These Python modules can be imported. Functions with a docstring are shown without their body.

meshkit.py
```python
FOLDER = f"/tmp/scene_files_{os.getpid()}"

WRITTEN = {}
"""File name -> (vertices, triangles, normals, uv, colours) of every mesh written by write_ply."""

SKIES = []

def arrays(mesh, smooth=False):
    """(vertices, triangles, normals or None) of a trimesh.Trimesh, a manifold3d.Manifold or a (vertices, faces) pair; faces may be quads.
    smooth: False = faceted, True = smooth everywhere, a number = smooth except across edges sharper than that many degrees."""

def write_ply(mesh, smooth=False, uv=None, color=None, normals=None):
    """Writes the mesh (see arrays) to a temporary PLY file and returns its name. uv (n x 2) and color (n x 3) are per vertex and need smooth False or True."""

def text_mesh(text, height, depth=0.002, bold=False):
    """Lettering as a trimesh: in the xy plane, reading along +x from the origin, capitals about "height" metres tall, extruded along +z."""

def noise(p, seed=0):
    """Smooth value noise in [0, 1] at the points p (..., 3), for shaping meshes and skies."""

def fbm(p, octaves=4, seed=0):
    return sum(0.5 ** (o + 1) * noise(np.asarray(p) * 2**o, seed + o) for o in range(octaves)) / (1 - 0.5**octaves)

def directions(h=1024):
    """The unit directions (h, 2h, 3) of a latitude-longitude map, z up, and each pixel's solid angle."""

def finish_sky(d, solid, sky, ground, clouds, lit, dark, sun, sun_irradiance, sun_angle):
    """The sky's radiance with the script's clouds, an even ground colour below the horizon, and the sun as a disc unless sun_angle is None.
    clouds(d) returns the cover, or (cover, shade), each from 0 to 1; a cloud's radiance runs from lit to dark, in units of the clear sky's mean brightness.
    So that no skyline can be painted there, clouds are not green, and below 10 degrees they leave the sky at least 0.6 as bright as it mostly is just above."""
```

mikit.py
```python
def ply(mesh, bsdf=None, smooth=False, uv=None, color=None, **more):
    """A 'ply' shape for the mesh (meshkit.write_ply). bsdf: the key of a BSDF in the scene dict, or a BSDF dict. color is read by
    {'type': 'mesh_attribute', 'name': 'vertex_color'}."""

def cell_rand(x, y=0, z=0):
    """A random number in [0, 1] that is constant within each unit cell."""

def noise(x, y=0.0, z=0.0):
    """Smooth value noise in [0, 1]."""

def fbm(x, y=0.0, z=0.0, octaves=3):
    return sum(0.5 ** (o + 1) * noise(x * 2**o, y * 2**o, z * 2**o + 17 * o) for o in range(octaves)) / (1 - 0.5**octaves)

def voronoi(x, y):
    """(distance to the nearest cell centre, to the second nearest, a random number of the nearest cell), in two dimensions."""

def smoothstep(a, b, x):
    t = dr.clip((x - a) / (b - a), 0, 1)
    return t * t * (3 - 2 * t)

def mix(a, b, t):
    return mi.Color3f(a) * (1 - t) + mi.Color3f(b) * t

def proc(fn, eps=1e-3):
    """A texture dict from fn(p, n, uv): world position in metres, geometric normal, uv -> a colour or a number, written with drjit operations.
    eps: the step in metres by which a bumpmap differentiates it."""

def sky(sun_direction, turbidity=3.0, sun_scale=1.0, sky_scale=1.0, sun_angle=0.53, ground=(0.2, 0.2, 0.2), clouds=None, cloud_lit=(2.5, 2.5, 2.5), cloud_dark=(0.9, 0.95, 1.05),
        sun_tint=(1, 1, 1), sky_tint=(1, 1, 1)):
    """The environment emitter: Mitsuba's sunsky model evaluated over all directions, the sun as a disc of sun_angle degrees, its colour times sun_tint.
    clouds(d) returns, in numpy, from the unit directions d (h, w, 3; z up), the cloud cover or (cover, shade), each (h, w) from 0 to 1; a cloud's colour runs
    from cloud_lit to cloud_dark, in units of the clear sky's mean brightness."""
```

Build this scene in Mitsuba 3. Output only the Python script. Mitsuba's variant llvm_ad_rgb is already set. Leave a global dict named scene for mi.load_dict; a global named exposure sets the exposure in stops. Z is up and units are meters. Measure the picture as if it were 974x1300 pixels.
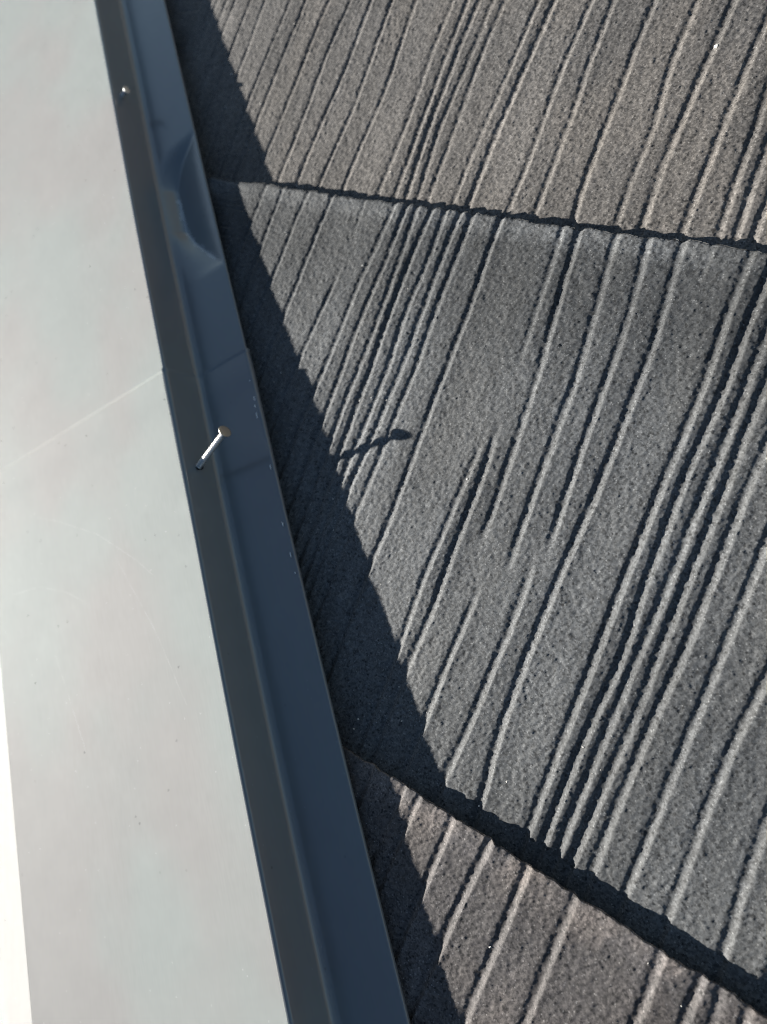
import math
import numpy as np
import trimesh
import drjit as dr
import mitsuba as mi
import mikit
from scipy import ndimage
from mikit import noise, fbm, voronoi, cell_rand, smoothstep, mix

# ---------------------------------------------------------------- frame of the roof
# Roof coordinates in millimetres: x along the courses (towards the hip), y up the slope, z out of the roof.
# World: metres, z up. The roof's origin is the world's origin, about 5 m above the ground.
PITCH = math.radians(25.04)
CP, SP = math.cos(PITCH), math.sin(PITCH)
R = np.array([[1, 0, 0], [0, CP, -SP], [0, SP, CP]])


def W(p):
    return (np.asarray(p, float) * 1e-3) @ R.T


scene = {"type": "scene"}
labels = {}

# ---------------------------------------------------------------- camera, sky, exposure
F_PX, W_PX = 900.6, 974.0
AX = np.array([[-0.8039119, -0.3746321, -0.4619269], [-0.3285835, 0.9271471, -0.1800866], [0.4957404, 0.0070077, -0.8684425]])
EYE = np.array([1.387, 104.857, 213.0])
eye = W(EYE)
fwd = R @ AX[2]
up = R @ (-AX[1])
scene["camera"] = {
    "type": "thinlens",
    "fov": math.degrees(2 * math.atan(W_PX / 2 / F_PX)), "fov_axis": "x",
    "aperture_radius": 0.0012, "focus_distance": 0.208,
    "near_clip": 0.005, "far_clip": 2000.0,
    "to_world": mi.ScalarTransform4f().look_at(origin=eye.tolist(), target=(eye + fwd).tolist(), up=up.tolist()),
}
SUN = R @ np.array([2.2928, 0.9241, 1.0])
scene["sky"] = mikit.sky(SUN.tolist(), turbidity=2.5, sun_scale=3.2, sky_scale=0.90, sun_tint=(0.80, 0.985, 1.38), sky_tint=(1.06, 1.0, 0.96))
exposure = 2.15

# ---------------------------------------------------------------- materials


def local_mm(p):
    """World metres -> roof millimetres, for the procedural textures."""
    return p.x * 1000, (p.y * CP + p.z * SP) * 1000, (-p.y * SP + p.z * CP) * 1000


def slate_colour(base, dust, y0, seed, dark_band):
    def fn(p, n, uv):
        x, y, z = local_mm(p)
        d1, d2, r = voronoi(x / 0.44 + seed, y / 0.44)
        e1, e2, q = voronoi(x / 0.85 + 7 * seed, y / 0.85 + 3)
        grain = 0.38 + 0.86 * r + 0.34 * q
        fleck = dr.select(r > 0.978, 1.0, 0.0) * smoothstep(0.5, 0.2, d1)
        pit = dr.select(q < 0.06, 1.0, 0.0) * smoothstep(0.6, 0.3, e1)
        broad = fbm(x / 34 + seed, y / 60, seed, octaves=3)
        streak = fbm(x / 3.2 + seed, y / 45, 2.0 + seed, octaves=2)
        t = (y - y0) / 182.0
        band = smoothstep(0.02, 0.05, t) * smoothstep(0.32, 0.10, t) * dark_band
        lip = smoothstep(0.10, 0.0, t + 0.06 * (broad - 0.5)) * smoothstep(0.35, 0.75, fbm(x / 6 + seed, y / 9, 5.0, octaves=2))
        c = mi.Color3f(base) * (0.50 + 1.0 * broad) * (0.80 + 0.40 * streak)
        c = mix(c, mi.Color3f(dust), 0.45 * smoothstep(0.45, 0.72, fbm(x / 22 + 3 * seed, y / 40, 9.0, octaves=3)))
        c = mix(c, mi.Color3f(dust) * 1.5, 0.45 * lip)
        c = mix(c, mi.Color3f(dust) * 1.12, 0.32 * smoothstep(0.60, 1.0, t + 0.5 * (broad - 0.5)))       # silt washed against the next slate's edge
        c = c * (1 - band * (0.25 + 0.3 * broad))
        c = c * grain * (1 - 0.55 * pit)
        return c + mi.Color3f(0.075, 0.075, 0.073) * fleck
    return fn


def slate_bsdf(base, dust, y0, seed, dark_band):
    return {"type": "twosided", "bsdf": {"type": "principled", "base_color": mikit.proc(slate_colour(base, dust, y0, seed, dark_band)), "roughness": 0.75, "specular": 0.35}}


scene["slate_low"] = slate_bsdf((0.070, 0.0655, 0.0620), (0.102, 0.091, 0.081), -182.0, 1.0, 0.0)
scene["slate_mid"] = slate_bsdf((0.063, 0.065, 0.067), (0.070, 0.070, 0.069), 0.0, 5.0, 1.0)
scene["slate_high"] = slate_bsdf((0.066, 0.060, 0.059), (0.096, 0.080, 0.071), 182.0, 11.0, 0.6)

# hip line of the roof: hd runs down along the hip, nn across it (s and w below are measured along them, in mm)
HD = np.array([0.67141, -0.74108])
NN = np.array([0.74108, 0.67141])


def SW(s, w, z):
    s, w, z = np.broadcast_arrays(np.asarray(s, float), np.asarray(w, float), np.asarray(z, float))
    return np.stack([s * HD[0] + w * NN[0], s * HD[1] + w * NN[1], z], -1)


SCUFF = [(134.0, 200.6), (141.0, 204.8), (149.2, 209.6), (159.3, 212.8), (167.0, 213.6), (176.0, 213.6)]
SCRATCHES = [[(56.0, 305.0), (47.0, 289.0), (34.0, 270.0), (17.0, 253.0), (7.0, 245.0)], [(27.0, 320.0), (25.0, 305.0), (18.0, 291.0), (11.0, 282.0)], [(20.0, 262.0), (-12.0, 249.0), (-40.0, 241.0)], [(-5.0, 300.0), (-44.0, 290.0)]]


def seg_dist(s, w, a, b):
    dx, dy = b[0] - a[0], b[1] - a[1]
    t = dr.clip(((s - a[0]) * dx + (w - a[1]) * dy) / (dx * dx + dy * dy), 0, 1)
    return dr.sqrt(dr.square(s - a[0] - t * dx) + dr.square(w - a[1] - t * dy))


def cap_colour(p, n, uv):
    x, y, z = local_mm(p)
    s, w = x * HD[0] + y * HD[1], x * NN[0] + y * NN[1]
    c = mi.Color3f(0.224, 0.238, 0.229)
    c = mix(c, mi.Color3f(0.230, 0.223, 0.216), smoothstep(0.35, 0.65, fbm(s / 70, w / 45, 1.0, octaves=3)))
    c = c * (0.96 + 0.08 * fbm(s / 9, w / 9, z / 9, octaves=3))
    c = c * (0.975 + 0.05 * noise(s / 3.5, w / 0.35, z / 0.35))
    wob = 0.5 * (noise(s / 4, w / 4, 3.0) - 0.5)
    m = mi.Float(9.0)
    for line in SCRATCHES:
        for a, b in zip(line[:-1], line[1:]):
            m = dr.minimum(m, seg_dist(s + wob, w + wob, a, b))
    c = c + 0.035 * smoothstep(0.30, 0.06, m) * noise(s / 2, w / 2, 7.0)
    # pale scuff where the flange was struck, along the inner side of the dent
    sc = mi.Float(9.0)
    for a, b in zip(SCUFF[:-1], SCUFF[1:]):
        sc = dr.minimum(sc, seg_dist(s + 2 * wob, w + 2 * wob, a, b))
    rag = fbm(s / 1.6, w / 1.6, 5.0, octaves=3)
    c = c + 0.26 * smoothstep(1.5, 0.2, sc + 2.2 * (rag - 0.5)) * (0.4 + 0.6 * rag)
    d1, d2, r = voronoi(s / 5.5, w / 5.5 + z / 5.5)
    c = c * (1 - 0.45 * dr.select(r > 0.965, 1.0, 0.0) * smoothstep(0.11, 0.04, d1) * noise(s / 15, w / 15, 4.0))
    c = c + 0.05 * dr.select(r < 0.08, 1.0, 0.0) * smoothstep(0.07, 0.03, d1)
    return c


def side_shade_colour(p, n, uv):
    """shade painted into the sides and flanges: the cap colour darkened and cooled"""
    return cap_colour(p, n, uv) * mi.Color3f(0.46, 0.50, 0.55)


def cap_rough(p, n, uv):
    x, y, z = local_mm(p)
    return 0.17 + 0.08 * fbm(x / 12, y / 12, z / 12, octaves=3)


scene["shaded_painted_steel"] = {"type": "twosided", "bsdf": {"type": "principled", "base_color": mikit.proc(side_shade_colour), "roughness": mikit.proc(cap_rough), "specular": 0.8}}  # shaded copy of the cap paint, its shade held in the base colour
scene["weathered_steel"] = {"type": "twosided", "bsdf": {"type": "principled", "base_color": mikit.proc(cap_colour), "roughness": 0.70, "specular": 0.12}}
scene["stainless_steel"] = {"type": "twosided", "bsdf": {"type": "principled", "base_color": {"type": "rgb", "value": [0.62, 0.61, 0.59]}, "metallic": 1.0, "roughness": 0.42}}
scene["dull_steel"] = {"type": "twosided", "bsdf": {"type": "principled", "base_color": {"type": "rgb", "value": [0.36, 0.34, 0.31]}, "metallic": 1.0, "roughness": 0.38}}
scene["hole_dark"] = {"type": "twosided", "bsdf": {"type": "diffuse", "reflectance": {"type": "rgb", "value": [0.02, 0.02, 0.022]}}}
scene["bare_edge"] = {"type": "twosided", "bsdf": {"type": "principled", "base_color": {"type": "rgb", "value": [0.55, 0.56, 0.56]}, "roughness": 0.4, "metallic": 0.3}}
scene["grit_stone"] = {"type": "twosided", "bsdf": {"type": "diffuse", "reflectance": {"type": "rgb", "value": [0.60, 0.57, 0.52]}}}
scene["deck_wood"] = {"type": "twosided", "bsdf": {"type": "diffuse", "reflectance": mikit.proc(lambda p, n, uv: mix((0.30, 0.22, 0.14), (0.22, 0.15, 0.09), fbm(p.x * 8, p.y * 90, p.z * 90)))}}
scene["ground_earth"] = {"type": "twosided", "bsdf": {"type": "diffuse", "reflectance": mikit.proc(lambda p, n, uv: mix((0.11, 0.10, 0.08), (0.20, 0.18, 0.15), fbm(p.x * 0.7, p.y * 0.7, 1.0, octaves=4)))}}


def mesh(v_mm, f):
    return trimesh.Trimesh(W(v_mm), np.asarray(f), process=False)


# ---------------------------------------------------------------- the ground, far below the roof
g = trimesh.Trimesh([[-600, -600, -5], [600, -600, -5], [600, 600, -5], [-600, 600, -5]], [[0, 1, 2], [0, 2, 3]], process=False)
scene["ground"] = mikit.ply(g, "ground_earth")
labels["ground"] = {"label": "bare ground far below the roof, out of the picture", "category": "ground", "kind": "structure"}

# mirror in the upright plane that holds the hip: the roof's other face
RIDGE_W, RIDGE_Z = 331.5, 24.9
MIRROR_AT = W(SW(0.0, RIDGE_W, RIDGE_Z))
MIRROR_N = np.array([math.sqrt(0.5), math.sqrt(0.5), 0.0])


def mirrored(m):
    v = m.vertices - 2 * ((m.vertices - MIRROR_AT) @ MIRROR_N)[:, None] * MIRROR_N
    return trimesh.Trimesh(v, m.faces[:, ::-1], process=False)


# ---------------------------------------------------------------- slates
STEP = 6.13          # thickness of a slate's butt
COURSE = 182.0       # exposure of a course
# grooves pressed into each slate: [depth, fades out at lower end, fades out at upper end, x, y, x, y, ...] in roof mm
GROOVES_LOW = [
    [0.4,0,0,312.8,-86.8],
    [0.45,0,0,307.9,-86.6,309.9,-78.3],
    [0.45,0,0,302.3,-86.5,303.6,-73.7],
    [0.5,0,0,296.5,-86.3,297.8,-68.3],
    [0.6,0,0,286.9,-86.0,287.2,-73.5,287.7,-61.5],
    [0.6,0,0,277.8,-85.7,277.1,-71.5,277.6,-50.6],
    [0.6,0,0,261.9,-83.4,263.8,-58.4,264.8,-37.8],
    [0.7,0,0,252.8,-84.1,253.8,-64.0,255.3,-29.9],
    [0.85,0,0,239.3,-84.6,241.1,-66.7,240.9,-47.0,243.0,-16.1],
    [0.75,0,0,227.4,-82.5,229.9,-66.7,229.6,-44.7,229.7,-29.6,230.6,-6.4],
    [0.8,0,0,216.8,-82.2,216.8,-61.5,218.1,-39.0,220.0,-19.8,219.9,-6.6],
    [0.75,0,0,206.3,-82.7,205.7,-59.9,205.2,-36.2,207.2,-22.5,208.1,-6.1],
    [0.7,0,0,194.8,-83.2,193.9,-59.2,192.8,-47.7,195.1,-20.9,195.7,-6.6],
    [0.7,0,0,177.4,-82.7,178.3,-63.5,177.3,-40.9,177.7,-24.7,178.4,-9.2],
    [0.7,0,0,170.9,-80.9,171.2,-52.4,170.9,-34.8,170.4,-18.9,170.6,-7.6],
    [0.7,0,0,165.4,-82.3,166.7,-72.9,166.4,-55.6,166.9,-31.9,165.8,-16.9,165.0,-6.6],
    [0.65,0,0,160.0,-80.6,160.6,-56.5,162.3,-33.8,160.1,-8.0],
    [0.55,0,0,154.8,-82.0,156.3,-66.6,156.0,-49.7,155.4,-28.0,155.5,-7.7],
    [0.65,0,0,141.3,-81.6,142.4,-66.6,142.7,-51.6,143.9,-34.9,145.0,-19.6,144.6,-9.7],
    [0.85,0,0,135.2,-79.9,136.6,-62.2,137.4,-42.8,138.4,-25.5,138.3,-9.6],
    [0.6,0,0,121.6,-76.7,122.2,-68.1,122.9,-56.5,122.6,-42.7,121.6,-23.2,122.6,-11.4],
    [0.75,0,0,113.7,-79.3,114.0,-63.8,113.9,-52.4,112.8,-44.6,112.8,-31.1,112.8,-21.8,112.5,-11.8],
    [0.8,0,0,99.7,-80.3,100.2,-67.3,99.7,-50.1,100.0,-34.8,99.9,-20.2,99.9,-13.2,98.1,-6.7],
    [0.7,0,0,85.9,-79.2,86.5,-67.2,86.9,-56.5,84.3,-42.6,84.6,-29.8,85.1,-15.6,84.0,-5.8],
    [0.95,0,0,75.2,-78.3,75.6,-64.6,76.4,-53.5,76.5,-40.3,77.5,-27.7,76.8,-15.9,75.8,-5.6],
    [0.8,0,0,63.4,-72.9,64.0,-60.2,63.8,-41.7,64.1,-29.5,64.0,-18.0,63.6,-5.6],
    [0.75,0,0,55.8,-53.5,54.6,-38.5,54.5,-27.2,54.2,-18.4,53.0,-5.5],
    [0.7,0,0,49.7,-36.3,49.3,-25.2,49.3,-19.0,48.2,-5.0],
    [0.7,0,0,43.8,-17.3,43.7,-5.6],
]
GROOVES_MID = [
    [0.6,0,0,229.9,0.5,229.5,8.3,230.4,15.9],
    [0.65,0,0,219.9,1.1,220.3,10.7,220.1,25.0],
    [0.65,0,0,206.0,0.5,208.1,10.9,207.3,26.0,208.7,36.9],
    [0.75,0,0,193.9,0.8,195.1,15.8,195.0,31.6,195.7,50.1],
    [0.65,1,0,177.4,27.8,178.6,40.2,180.1,54.3,180.7,65.9],
    [0.35,0,1,178.3,1.4,177.7,10.2,177.3,17.3],
    [0.8,0,0,164.6,1.4,165.1,14.8,167.3,30.9,167.3,47.5,167.7,63.6,168.7,70.7],
    [0.75,0,0,159.0,1.9,158.9,18.5,160.1,38.2,160.6,61.1,159.5,68.4,160.2,78.4],
    [0.75,0,0,154.4,1.3,153.4,20.7,153.0,60.0,153.7,70.8,153.5,84.5],
    [0.8,0,0,147.7,1.2,149.1,12.4,149.1,32.3,149.0,50.6,148.0,58.8,148.3,70.2,147.7,90.9],
    [0.75,0,0,142.7,1.0,141.5,18.0,143.3,39.5,141.5,57.3,141.7,70.8,142.0,86.1,143.0,94.1],
    [0.75,0,0,136.5,2.0,136.9,18.8,136.5,41.1,136.0,55.9,136.8,67.9,136.7,80.0,138.0,91.0,138.7,103.5],
    [0.65,0,0,131.6,2.5,131.2,18.6,131.9,34.2,130.6,54.6,131.2,65.0,131.4,80.0,131.5,93.5,132.4,108.2],
    [0.85,0,0,120.8,1.8,120.3,16.1,119.4,33.2,119.6,49.6,119.7,60.6,119.6,68.5,119.5,83.8,118.8,96.8,119.3,107.3,118.6,115.6,120.0,122.1],
    [0.65,0,1,98.6,2.3,97.2,13.0,96.5,28.7,95.6,43.3,95.6,48.8],
    [0.85,0,1,92.5,2.1,90.8,22.1,89.0,35.3,88.7,43.1,87.1,59.0,86.7,70.4,85.7,85.1,85.3,96.6,85.3,105.5],
    [0.85,1,0,94.4,65.8,93.5,75.2,92.9,85.4,93.1,93.8,92.8,103.5,93.4,107.6,92.7,119.2,92.4,132.4,92.9,143.9,93.5,149.9],
    [0.75,1,0,97.3,68.7,97.5,79.9,98.4,88.6,98.9,108.3,99.5,123.4,99.0,131.7,98.6,140.1],
    [0.75,1,0,80.6,115.7,80.2,127.2,81.2,137.2,81.0,148.1,81.0,160.5],
    [0.85,0,1,80.9,1.1,78.6,17.2,77.5,30.1,76.2,40.1,75.7,53.2,75.7,65.1,75.2,78.3,75.0,88.9,74.4,99.8,73.6,110.2],
    [0.75,0,1,70.9,1.0,69.2,10.3,67.7,25.5,66.8,37.9,66.8,52.8,66.0,66.2,65.7,78.5,64.9,90.6,64.2,95.9,64.3,100.6],
    [0.85,1,0,67.5,101.1,66.6,116.6,66.7,126.6,66.7,136.6,67.3,146.9,66.8,157.2,68.1,167.9,68.5,175.6],
    [0.9,0,0,60.8,2.0,59.4,13.7,58.3,24.8,57.2,35.7,57.9,46.6,57.1,58.4,57.6,70.0,56.9,81.3,58.0,93.6,58.6,106.7,58.0,119.5,58.8,130.9,57.7,146.7,58.3,153.6,57.4,159.5,55.2,174.7],
    [0.3,0,1,52.1,0.7,52.1,6.8,52.0,14.8],
    [0.95,0,0,41.4,1.4,41.6,12.9,41.6,28.0,40.1,32.2,40.7,42.7,40.3,52.9,40.9,63.5,40.8,77.5,40.8,87.2,40.9,100.8,40.5,117.4,40.3,127.3,40.3,139.9,40.4,152.3,39.9,164.7,39.9,174.2],
    [0.8,0,0,35.2,7.0,35.7,18.9,34.9,33.0,34.7,41.1,35.2,51.5,35.8,61.9,35.6,71.5,35.2,84.7,35.1,100.3,33.7,113.1,33.3,126.4,34.6,137.4,35.1,150.1,34.7,160.4,34.7,172.9],
    [0.85,0,0,29.9,29.2,30.0,39.3,29.4,49.8,29.7,59.3,29.7,69.5,29.6,83.2,29.4,97.3,29.3,108.1,30.0,121.2,29.6,134.9,30.2,145.6,30.0,158.4,30.0,173.8],
    [0.85,0,0,25.4,34.6,25.6,42.8,25.4,55.1,25.1,67.3,25.1,82.1,25.4,94.5,24.9,109.2,25.1,120.7,24.3,132.2,25.2,144.7,25.2,159.9,25.8,173.7],
    [0.85,0,0,19.7,48.7,19.9,60.3,20.0,68.5,19.8,80.7,19.7,91.0,19.2,105.5,19.5,118.0,20.3,129.1,20.3,142.7,20.5,157.2,20.2,172.7],
    [0.7,0,0,11.2,78.9,10.7,87.3,11.0,100.7,10.6,113.2,10.9,123.7,10.9,141.0,10.8,155.7,10.6,164.9,10.8,174.5],
    [0.75,0,0,-0.8,108.8,0.0,118.8,0.9,123.1,0.9,137.2,0.5,150.7,0.2,161.4,-0.4,171.3],
    [0.8,0,0,-12.4,146.9,-13.1,156.9,-12.9,164.3,-14.6,174.4],
]
GROOVES_HIGH = [
    [0.6,0,0,76.9,182.7,77.3,187.0],
    [0.65,0,0,71.3,183.6,72.0,191.3],
    [0.75,0,0,59.8,188.3,59.8,196.7,60.2,204.8],
    [0.9,0,0,47.3,183.9,48.3,195.9,49.2,213.1],
    [0.85,0,0,35.4,183.3,34.9,198.3,35.4,211.1,35.4,226.6],
    [0.35,0,1,40.7,183.5,40.4,189.6],
    [0.9,0,0,21.3,184.5,21.4,198.3,21.1,212.4,21.2,219.7],
    [0.85,0,0,-2.1,182.4,-2.5,191.7,-2.3,200.8],
    [0.8,0,0,-11.7,182.8,-11.9,189.8,-11.9,194.7],
    [0.7,0,0,-16.4,182.7,-17.4,190.5],
    [0.7,0,0,-22.8,182.3,-23.0,186.8],
]


def spread(lo, hi, flo, fhi, fine, coarse):
    a = np.arange(flo, fhi, fine)
    parts = [a]
    if lo < flo:
        parts.insert(0, np.linspace(lo, flo, max(2, int((flo - lo) / coarse)), endpoint=False))
    parts.append(np.linspace(fhi, hi, max(2, int((hi - fhi) / coarse))) if hi > fhi else np.array([fhi]))
    return np.concatenate(parts)


def smooth1(t):
    t = np.clip(t, 0, 1)
    return t * t * (3 - 2 * t)


def slate(y0, grooves, xs, ys, rng, clip_w, fine, fall=1.0):
    nx, ny = len(xs), len(ys)
    X, Y = np.meshgrid(xs, ys)
    z = STEP * (1 - fall * (Y - y0) / COURSE)          # each slate rests on the head of the one below it
    # random but repeatable long wander shared by the grooves
    known = sorted(grooves, key=lambda q: q[3])
    extra = []
    have = np.array([np.mean(q[3::2]) for q in known]) if known else np.array([1e9])
    x = xs[0] + 3
    while x < xs[-1]:
        x += rng.choice([rng.uniform(4.6, 7), rng.uniform(7, 14)])
        if np.abs(have - x).min() > 8 and not (len(known) and have.min() < x < have.max()):
            extra.append([rng.uniform(0.5, 0.9), 0, 0, x, y0, x + rng.uniform(-2, 2), y0 + 182])
    cut = np.zeros_like(z)
    rise = np.zeros_like(z)
    for gi, q in enumerate(known + extra):
        depth, f0, f1 = q[0] * 0.60, q[1], q[2]
        gx, gy = np.array(q[3::2]), np.array(q[4::2])
        gx = gx - 0.45
        order = np.argsort(gy)
        gx, gy = gx[order], gy[order]
        px = np.interp(ys, gy, gx)
        if len(gx) > 1:
            sl = np.clip((gx[-1] - gx[0]) / max(gy[-1] - gy[0], 1), -0.06, 0.06) * 0.6
            px = px + np.where(ys < gy[0], (ys - gy[0]) * sl, 0) + np.where(ys > gy[-1], (ys - gy[-1]) * sl, 0)
        px = ndimage.gaussian_filter1d(px, 16 if fine else 1, mode="nearest")
        wob = ndimage.gaussian_filter1d(rng.normal(size=ny), 5)
        px = px + wob / max(wob.std(), 1e-6) * 0.045
        amp = np.ones(ny)
        if f0:
            amp *= smooth1((ys - gy[0] + 2) / 14)
        if f1:
            amp *= smooth1((gy[-1] + 2 - ys) / 14)
        dv = ndimage.gaussian_filter1d(rng.normal(size=ny), 20)
        amp = amp * depth * (1 + 0.13 * dv / max(dv.std(), 1e-6))
        i0, i1 = np.searchsorted(xs, px.min() - 16), np.searchsorted(xs, px.max() + 7)
        if i1 <= i0:
            continue
        d = X[:, i0:i1] - px[:, None]
        wl = 0.62 + 0.40 * q[0]            # wall on the hip side, in shade
        wr = 1.35 + 0.75 * q[0]            # wall away from the hip, facing the sun, ending in a raised lip
        lip_h = rng.uniform(0.36, 0.58) * np.abs(amp)[:, None] / 0.5
        e = -d
        tail = rng.uniform(2.6, 5.5)
        floor = np.where(e < 0, 0.78 * np.exp(-np.abs(e / wl) ** 2.2) + 0.22 * np.exp(-np.abs(e / 2.4) ** 1.5), 1 - smooth1(e / wr))
        lip = np.where(e < 0, 0, np.where(e < wr, smooth1(e / wr), np.exp(-np.clip(e - wr, 0, None) / tail)))
        cut[:, i0:i1] = np.maximum(cut[:, i0:i1], 1.32 * amp[:, None] * floor)
        rise[:, i0:i1] = np.maximum(rise[:, i0:i1], lip_h * lip)
    z = z - cut + rise * np.clip(1 - cut / 0.4, 0, 1)
    if fine:
        a = ndimage.gaussian_filter(rng.normal(size=(ny, nx)), 0.7)
        b = ndimage.gaussian_filter(rng.normal(size=(ny, nx)), 2.2)
        c = ndimage.gaussian_filter(rng.normal(size=(ny, nx)), (14, 9))
        l = ndimage.gaussian_filter(rng.normal(size=(ny, nx)), (30, 1.6))
        inside = ((Y - y0) > 0).astype(float)
        z = z + 0.070 * a / a.std() + 0.024 * b / b.std() + 0.022 * c / c.std() + 0.018 * l / l.std()
    # broken, slightly rounded lower edge
    e = Y - y0
    z = z - 0.28 * np.exp(-e / 0.4)
    n1 = ndimage.gaussian_filter1d(rng.normal(size=nx), 2)
    n2 = ndimage.gaussian_filter1d(rng.normal(size=nx), 9)
    n3 = ndimage.gaussian_filter1d(rng.normal(size=nx), 60)
    chip = 0.19 * n1 / n1.std() + 0.20 * n2 / n2.std() + 0.20 * n3 / n3.std()
    Yd = Y + np.where(e < 3, chip[None, :] * (1 - np.clip(e / 3, 0, 1)), 0)
    v = np.stack([X, Yd, z], -1).reshape(-1, 3)
    idx = np.arange(nx * ny).reshape(ny, nx)
    a, b, c, d = idx[:-1, :-1].ravel(), idx[:-1, 1:].ravel(), idx[1:, 1:].ravel(), idx[1:, :-1].ravel()
    ww = v[:, 0] * NN[0] + v[:, 1] * NN[1]
    ok = ww[c] < clip_w
    f = np.concatenate([np.stack([a, b, c], 1)[ok], np.stack([a, c, d], 1)[ok]])
    # skirt down to the slate's flat underside
    e3 = np.concatenate([f[:, [0, 1]], f[:, [1, 2]], f[:, [2, 0]]])
    key = np.sort(e3, 1)
    key = key[:, 0].astype(np.int64) * (nx * ny) + key[:, 1]
    _, first, count = np.unique(key, return_index=True, return_counts=True)
    be = e3[first[count == 1]]
    under = v[be.ravel()].copy()
    under[:, 2] = 0.02 + STEP * (1 - (np.minimum(under[:, 1], y0 + COURSE) - y0) / COURSE) - STEP
    under[:, 2] = np.minimum(under[:, 2], 0.02)
    under[:, 1] += 2.9 * (under[:, 1] < y0 + 1.5)      # the cut edge leans back under the slate
    k = len(v)
    n = len(be)
    lo0, lo1 = k + 2 * np.arange(n), k + 2 * np.arange(n) + 1
    skirt = np.concatenate([np.stack([be[:, 1], be[:, 0], lo0], 1), np.stack([be[:, 1], lo0, lo1], 1)])
    v = np.vstack([v, under])
    f = np.vstack([f, skirt])
    used = np.unique(f)
    remap = np.zeros(len(v), int)
    remap[used] = np.arange(len(used))
    return mesh(v[used], remap[f])


labels["slate_roof"] = {"label": "dark grey slate roof pressed with wood-grain grooves, sunlit beside the hip cap's shadow", "category": "roof"}
RNG = np.random.default_rng(7)
FINE = 0.43
m_low = slate(-182.0, GROOVES_LOW, spread(-330, 430, 38, 318, FINE, 5), spread(-182, 8, -108, 0.6, FINE, 5), RNG, 206, True)
m_mid = slate(0.0, GROOVES_MID, spread(-400, 300, -26, 238, FINE, 5), spread(0, 190, 0, 182.5, FINE, 5), RNG, 206, True)
m_high = slate(182.0, GROOVES_HIGH, spread(-460, 140, -42, 92, FINE, 5), spread(182, 372, 182, 246, FINE, 5), RNG, 206, True, 0.25)
scene["slate_roof__slate"] = mikit.ply(m_low, "slate_low", smooth=True)
scene["slate_roof__slate_001"] = mikit.ply(m_mid, "slate_mid", smooth=True)
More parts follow.
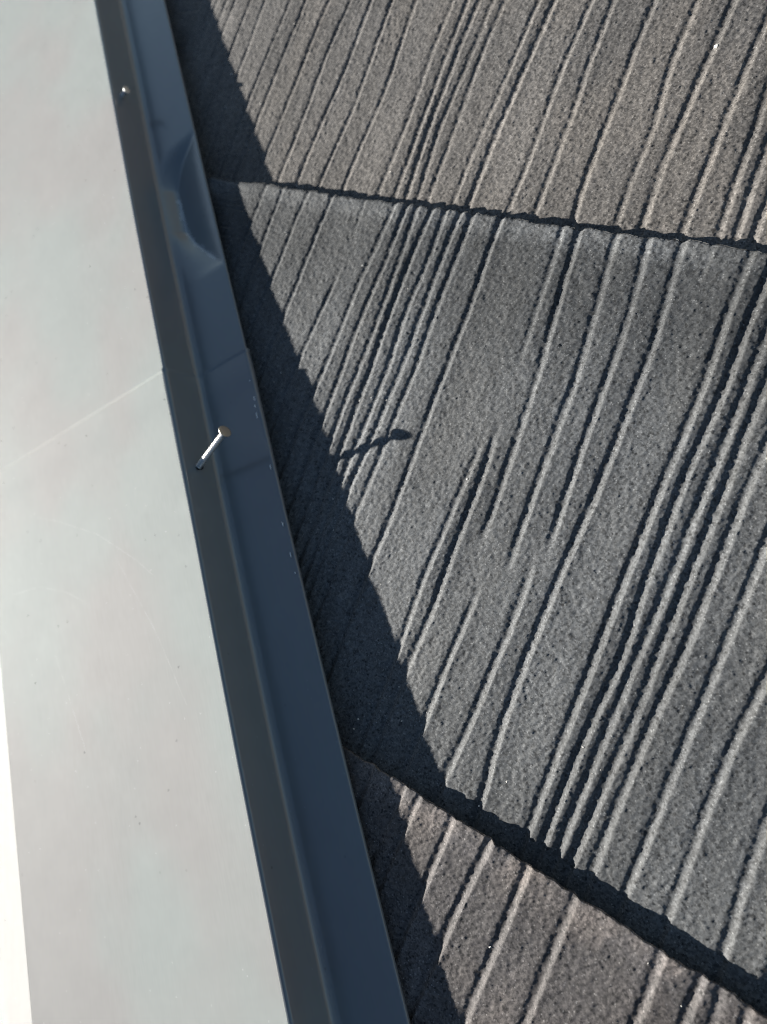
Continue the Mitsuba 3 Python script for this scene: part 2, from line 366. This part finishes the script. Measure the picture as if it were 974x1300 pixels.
scene["slate_roof__slate_002"] = mikit.ply(m_high, "slate_high", smooth=True)
# the courses just outside the picture and the roof's other face, plainer
num = 3
for y0, x1, bs in ((-364.0, 560.0, "slate_mid"), (364.0, 60.0, "slate_low")):
    mm = slate(y0, [], np.arange(x1 - 760, x1, 2.5), np.arange(y0, y0 + 190, 5.0), RNG, 206, False)
    scene["slate_roof__slate_%03d" % num] = mikit.ply(mm, bs, smooth=True)
    num += 1
for i, (y0, x1, bs) in enumerate(((-364.0, 560.0, "slate_low"), (-182.0, 430.0, "slate_mid"), (0.0, 300.0, "slate_high"), (182.0, 140.0, "slate_low"), (364.0, 60.0, "slate_mid"))):
    mm = slate(y0, [], np.arange(x1 - 760, x1, 2.5), np.arange(y0, y0 + 190, 5.0), RNG, 206, False)
    scene["slate_roof__slate_%03d" % num] = mikit.ply(mirrored(mm), bs, smooth=True)
    num += 1
bx = []
for (za, zb) in ((-20.0, -8.0),):
    v = np.vstack([SW([-760, 760, 760, -760], [RIDGE_W + 2, RIDGE_W + 2, -420, -420], za), SW([-760, 760, 760, -760], [RIDGE_W + 2, RIDGE_W + 2, -420, -420], zb)])
    f = [[0, 1, 2], [0, 2, 3], [4, 6, 5], [4, 7, 6], [0, 4, 5], [0, 5, 1], [1, 5, 6], [1, 6, 2], [2, 6, 7], [2, 7, 3], [3, 7, 4], [3, 4, 0]]
    bx.append(mesh(v, f))
bx.append(mirrored(bx[0]))
scene["slate_roof__deck"] = mikit.ply(trimesh.util.concatenate(bx), "deck_wood")

# ---------------------------------------------------------------- hip cap: two lengths of folded, painted sheet steel
TOP_Z, FLANGE_Z = 24.4, 9.6
EDGE_W, BEND_W, FOLD_W = 195.2, 219.4, 223.5
THICK = 0.45


def arc(cx, cz, r, a0, a1, n):
    t = np.radians(np.linspace(a0, a1, n))
    return np.stack([cx + r * np.cos(t), cz + r * np.sin(t)], 1)


def line(a, b, n):
    t = np.linspace(0, 1, n)[:, None]
    return np.array(a) * (1 - t) + np.array(b) * t


def fillet(p0, p1, p2, r, n):
    """points on a round of radius r that replaces the corner p1"""
    p0, p1, p2 = map(np.asarray, (p0, p1, p2))
    u, v = (p0 - p1) / np.linalg.norm(p0 - p1), (p2 - p1) / np.linalg.norm(p2 - p1)
    half = math.acos(np.clip(u @ v, -1, 1)) / 2
    d = r / math.tan(half)
    a, b = p1 + u * d, p1 + v * d
    cen = p1 + (u + v) / np.linalg.norm(u + v) * r / math.sin(half)
    a0, a1 = math.atan2(*(a - cen)[::-1]), math.atan2(*(b - cen)[::-1])
    da = (a1 - a0 + math.pi) % (2 * math.pi) - math.pi
    t = a0 + da * np.linspace(0, 1, n)
    return np.stack([cen[0] + r * np.cos(t), cen[1] + r * np.sin(t)], 1)


E, B, Fo, Rg = (EDGE_W, FLANGE_Z), (BEND_W, FLANGE_Z + 0.2), (FOLD_W, TOP_Z), (RIDGE_W, RIDGE_Z)
bend = fillet(E, B, Fo, 3.6, 12)
fold = fillet(B, Fo, Rg, 1.3, 12)
# hemmed outer edge of the flange, doubled back on itself
hem = arc(EDGE_W + 0.75, FLANGE_Z - 0.75, 0.75, 270, 90, 12)
PROFILE = {
    "flange": np.vstack([line((EDGE_W + 9, FLANGE_Z - 1.5), hem[0], 5)[:-1], hem, line(hem[-1], bend[0], 40)[1:-1], bend[:7]]),
    "side_face": np.vstack([bend[6:], line(bend[-1], fold[0], 8)[1:-1], fold]),
    "top_panel": np.vstack([fold[-1:], line(fold[-1], Rg, 40)[1:]]),
}
OPEN = math.radians(7.0)     # the cap is folded a little flatter than the two roof faces meet
DROP = 108.0 * math.tan(OPEN)
LEFT = {k: q.copy() for k, q in PROFILE.items()}
LEFT["flange"][:, 1] -= DROP
LEFT["side_face"] = np.vstack([bend[6:] - [0, DROP], line(bend[-1] - [0, DROP], fold[0], 8)[1:-1], fold])
DENT = np.array([[129.3, 197.2], [141.0, 204.3], [149.2, 209.0], [159.3, 213.0], [169.0, 214.6], [177.7, 214.1], [183.3, 212.4], [189.8, 208.5], [194.0, 204.7], [197.3, 199.7], [200.0, 196.0]])


DENT_S = np.arange(100.0, 230.0, 0.5)
DENT_W = ndimage.gaussian_filter1d(np.interp(DENT_S, DENT[:, 0], DENT[:, 1], left=EDGE_W, right=EDGE_W), 3).clip(EDGE_W, 212.6)


def dent(s, w):
    """how far the dented stretch of the flange is pushed down"""
    wc = np.interp(s, DENT_S, DENT_W)
    depth = 0.25 * np.clip(wc - EDGE_W, 0, None)
    outer = smooth1((w - EDGE_W) / np.maximum(wc - EDGE_W, 1e-3)) * 0.15 + 0.85 * np.clip((w - EDGE_W) / np.maximum(wc - EDGE_W, 1e-3), 0, 1)
    inner = np.clip((BEND_W - 0.5 - w) / np.maximum(BEND_W - 0.5 - wc, 1.0), 0, 1)
    return depth * np.where(w < wc, outer, smooth1(inner))


def bow(s):
    """the sheet is not quite straight along its length"""
    return 0.40 * np.sin(s / 95.0 + 1.1) + 0.18 * np.sin(s / 37.0 + 3.2)


def sheet(part, s_arr, lift, dented, seed, left=False):
    pr = (LEFT if left else PROFILE)[part]
    t = np.gradient(pr, axis=0)
    t /= np.linalg.norm(t, axis=1)[:, None]
    nrm = np.stack([-t[:, 1], t[:, 0]], 1)          # outwards (up) for a profile that runs towards the ridge
    outer = pr
    inner = pr - nrm * THICK
    ns, npf = len(s_arr), len(pr)
    rng = np.random.default_rng(seed)
    ph = rng.uniform(0, 6.28, 6)

    # the lapped length rides on the other one; its end is swollen and then turned down
    rise = lift * (0.3 + 0.7 * smooth1((s_arr - LAP + 75) / 50) + 0.5 * np.exp(-((s_arr - LAP + 9) / 8.0) ** 2) + (-0.95 if part == "top_panel" else 0.45) * smooth1((s_arr - LAP + 1.8) / 1.8)) if lift else np.zeros(len(s_arr))

    def place(q):
        S, _ = np.meshgrid(s_arr, q[:, 0], indexing="ij")
        w0 = q[None, :, 0] + rise[:, None] * nrm[None, :, 0]
        z0 = q[None, :, 1] + rise[:, None] * nrm[None, :, 1]
        fade = np.clip((RIDGE_W - w0) / 40, 0, 1)
        wv = 0.05 * np.sin(S / 31 + w0 / 19 + ph[0]) + 0.035 * np.sin(S / 17 - w0 / 23 + ph[1]) + 0.012 * np.sin(S / 9 + w0 / 14 + ph[2])
        wv = wv * np.clip(fade, 0, 1) * (0.45 if part == "flange" else 1.0)
        if part == "side_face":
            wv = wv * 0.3
        w = w0 + bow(S) * fade
        z = z0 + wv
        if dented:
            z = z - dent(S, w0)
        return SW(S, w, z).reshape(-1, 3)

    v = np.vstack([place(outer), place(inner)])
    k = ns * npf
    idx = np.arange(k).reshape(ns, npf)
    a, b, c, d = idx[:-1, :-1].ravel(), idx[:-1, 1:].ravel(), idx[1:, 1:].ravel(), idx[1:, :-1].ravel()
    # s x w is a left-handed pair seen from above, so this order faces outwards
    top = np.concatenate([np.stack([a, c, b], 1), np.stack([a, d, c], 1)])
    bot = top[:, ::-1] + k
    ends = []
    for row, flip in ((idx[0], False), (idx[-1], True)):
        p, q = row[:-1], row[1:]
        e = np.concatenate([np.stack([p, q, q + k], 1), np.stack([p, q + k, p + k], 1)])
        ends.append(e[:, ::-1] if flip else e)
    f = np.vstack([top, bot] + ends)
    m = mesh(v, f)
    return m


LAP = 85.2
S_LOW = np.concatenate([np.arange(40, 345, 1.0), np.linspace(345, 760, 60)])
S_HIGH = np.concatenate([np.linspace(-760, -190, 60, endpoint=False), np.arange(-190, LAP - 2, 1.0), np.linspace(LAP - 1.9, LAP, 9)])
for key, s_arr, lift, dented, seed in (("hip_cap", S_LOW, 0.0, True, 3), ("hip_cap_001", S_HIGH, 0.6, False, 3)):
    for part in ("top_panel", "side_face", "flange"):
        m = sheet(part, s_arr, lift, dented, seed)
        m2 = mirrored(sheet(part, s_arr, lift, False, seed + 10, True))
        m2.apply_transform(trimesh.transformations.rotation_matrix(OPEN, R @ np.array([HD[0], HD[1], 0.0]), MIRROR_AT))
        scene["%s__%s" % (key, part)] = mikit.ply(m, "weathered_steel" if part == "top_panel" else "shaded_painted_steel", smooth=50)
        scene["%s__%s_001" % (key, part)] = mikit.ply(m2, "weathered_steel" if part == "top_panel" else "shaded_painted_steel", smooth=50)
labels["hip_cap"] = {"label": "farther length of pale grey metal hip cap, its shaded flange dented", "category": "roof flashing", "group": "lengths of metal hip cap"}
labels["hip_cap_001"] = {"label": "nearer length of pale grey metal hip cap, with a half-drawn nail in its side", "category": "roof flashing", "group": "lengths of metal hip cap"}
labels["hip_cap__flange"] = {"label": "dented flange"}

# scraped paint along the flange's outer edge: small bare patches
rng = np.random.default_rng(21)
chips = []
for s in np.concatenate([rng.uniform(30, 72, 6), rng.uniform(-10, 12, 3)]):
    L = rng.uniform(0.7, 2.6)
    n = 6
    ss = s + np.linspace(-L / 2, L / 2, n)
    w0 = EDGE_W + 1.1 + rng.uniform(-0.35, 0.5)
    hw = 0.16 * np.sin(np.linspace(0.25, math.pi - 0.25, n)) + 0.03
    zz = FLANGE_Z + 0.75 + 0.07
    top = np.vstack([SW(ss, w0 - hw + bow(ss), zz), SW(ss, w0 + hw + bow(ss), zz)])
    low = top - [0, 0, 0.12]
    v = np.vstack([top, low])
    f = []
    for i in range(n - 1):
        f += [[i, i + n, i + n + 1], [i, i + n + 1, i + 1]]
        f += [[i, i + 1, i + 1 + 2 * n], [i, i + 1 + 2 * n, i + 2 * n], [i + n, i + n + 2 * n, i + n + 1 + 2 * n], [i + n, i + n + 1 + 2 * n, i + n + 1]]
    chips.append(mesh(v, f))
scene["hip_cap_001__flange__paint_chips"] = mikit.ply(trimesh.util.concatenate(chips), "bare_edge")
labels["hip_cap_001__flange__paint_chips"] = {"label": "bare scrapes along the flange edge", "kind": "stuff"}

# ---------------------------------------------------------------- nails


def lathe_between(a, b, prof, n=20):
    """prof: list of (distance from a along a->b in mm, radius)"""
    a, b = np.asarray(a, float), np.asarray(b, float)
    d = (b - a) / np.linalg.norm(b - a)
    u = np.cross(d, [0.3, 0.5, 0.8])
    u /= np.linalg.norm(u)
    v = np.cross(d, u)
    t = np.linspace(0, 2 * math.pi, n, endpoint=False)
    ring = np.cos(t)[:, None] * u + np.sin(t)[:, None] * v
    P = np.vstack([a + d * h + ring * r for h, r in prof] + [[a + d * prof[0][0]], [a + d * prof[-1][0]]])
    f = []
    m = len(prof)
    for i in range(m - 1):
        for j in range(n):
            k = (j + 1) % n
            f += [[i * n + j, i * n + k, (i + 1) * n + k], [i * n + j, (i + 1) * n + k, (i + 1) * n + j]]
    for j in range(n):
        k = (j + 1) % n
        f += [[m * n, k, j], [m * n + 1, (m - 1) * n + j, (m - 1) * n + k]]
    return mesh(P, f)


def nail(key, base, head, rs, rh, head_bsdf):
    base, head = np.asarray(base, float), np.asarray(head, float)
    L = np.linalg.norm(head - base)
    prof = [(-8.0, rs)]
    h = 0.0
    while h < L - 3.0:                                   # shallow rings rolled into the shank
        prof += [(h, rs * 0.90), (h + 0.35, rs * 1.06), (h + 0.75, rs * 1.06), (h + 0.95, rs * 0.90)]
        h += 1.15
    prof += [(L - 2.2, rs), (L - 0.9, rs)]
    scene[key + "__shank"] = mikit.ply(lathe_between(base, head, prof), "stainless_steel", smooth=35)
    hp = [(L - 1.25, rs * 0.9), (L - 0.55, rh * 0.92), (L - 0.45, rh), (L - 0.1, rh), (L, rh * 0.9), (L + 0.06, rh * 0.5)]
    scene[key + "__head"] = mikit.ply(lathe_between(base, head, hp, 28), head_bsdf, smooth=35)


# half-drawn nail, bent up out of the side face
n1_base = SW(43.0, 221.7, 18.6)
n1_head = np.array([179.59, 101.02, 26.78])
nail("roofing_nail", n1_base, n1_head, 1.12, 2.4, "dull_steel")
labels["roofing_nail"] = {"label": "bright nail half drawn out of the cap's side, long shank catching the sun", "category": "nail"}
n2_head = SW(234.3, 217.7, 21.1)
nail("roofing_nail_001", n2_head + SW(0.8, 4.6, -1.2), n2_head, 0.95, 1.75, "stainless_steel")
labels["roofing_nail_001"] = {"label": "small nail head just standing proud of the shaded side face near the top edge", "category": "nail"}

# torn hole round the half-drawn nail
t = np.linspace(0, 2 * math.pi, 18, endpoint=False)
rr = 1.4 + 0.3 * np.sin(3 * t + 1)
fd = np.array([FOLD_W - BEND_W, TOP_Z - FLANGE_Z]); fd /= np.linalg.norm(fd)
cw, cz = 221.55, 18.3
outw, outz = -fd[1] * 0.82, fd[0] * 0.82
rim = SW(43.0 + rr * np.cos(t), cw + rr * np.sin(t) * fd[0] + outw, cz + rr * np.sin(t) * fd[1] + outz) + SW(0, bow(43.0), 0)
back = rim + SW(0, 0.5, 0)
v = np.vstack([rim, back, [rim.mean(0)]])
f = []
for j in range(18):
    k = (j + 1) % 18
    f += [[36, j, k], [j, j + 18, k + 18], [j, k + 18, k]]
scene["hip_cap_001__side_face__nail_hole"] = mikit.ply(mesh(v, f), "hole_dark")
labels["hip_cap_001__side_face__nail_hole"] = {"label": "dark torn nail hole"}


# ---------------------------------------------------------------- loose grit
def grain(c, r, rng):
    m = trimesh.creation.icosphere(subdivisions=1, radius=1.0)
    v = m.vertices * (1 + 0.25 * rng.normal(size=(len(m.vertices), 1))) * rng.uniform(0.7, 1.3, 3) * r + c
    return mesh(v, m.faces)


rng = np.random.default_rng(5)
gr = []
for _ in range(70):
    s, w = rng.uniform(-150, 300), rng.uniform(120, 196)
    p = SW(s, w, 0)
    y0 = math.floor(p[1] / COURSE) * COURSE
    z = STEP * (1 - (p[1] - y0) / COURSE)
    gr.append(grain([p[0], p[1], z + 0.1], rng.uniform(0.13, 0.32), rng))
scene["loose_grit"] = mikit.ply(trimesh.util.concatenate(gr), "grit_stone")
labels["loose_grit"] = {"label": "tiny pale grains of grit scattered over the slates in the cap's shadow", "category": "grit", "kind": "stuff"}
PEB = (74.2, -64.5)
scene["pebble"] = mikit.ply(grain([PEB[0], PEB[1], STEP * (1 - (PEB[1] + 182) / 182) + 0.2], 0.62, rng), "grit_stone", smooth=60)
labels["pebble"] = {"label": "single pale pebble lying beside a groove on the farthest sunlit slate", "category": "pebble"}
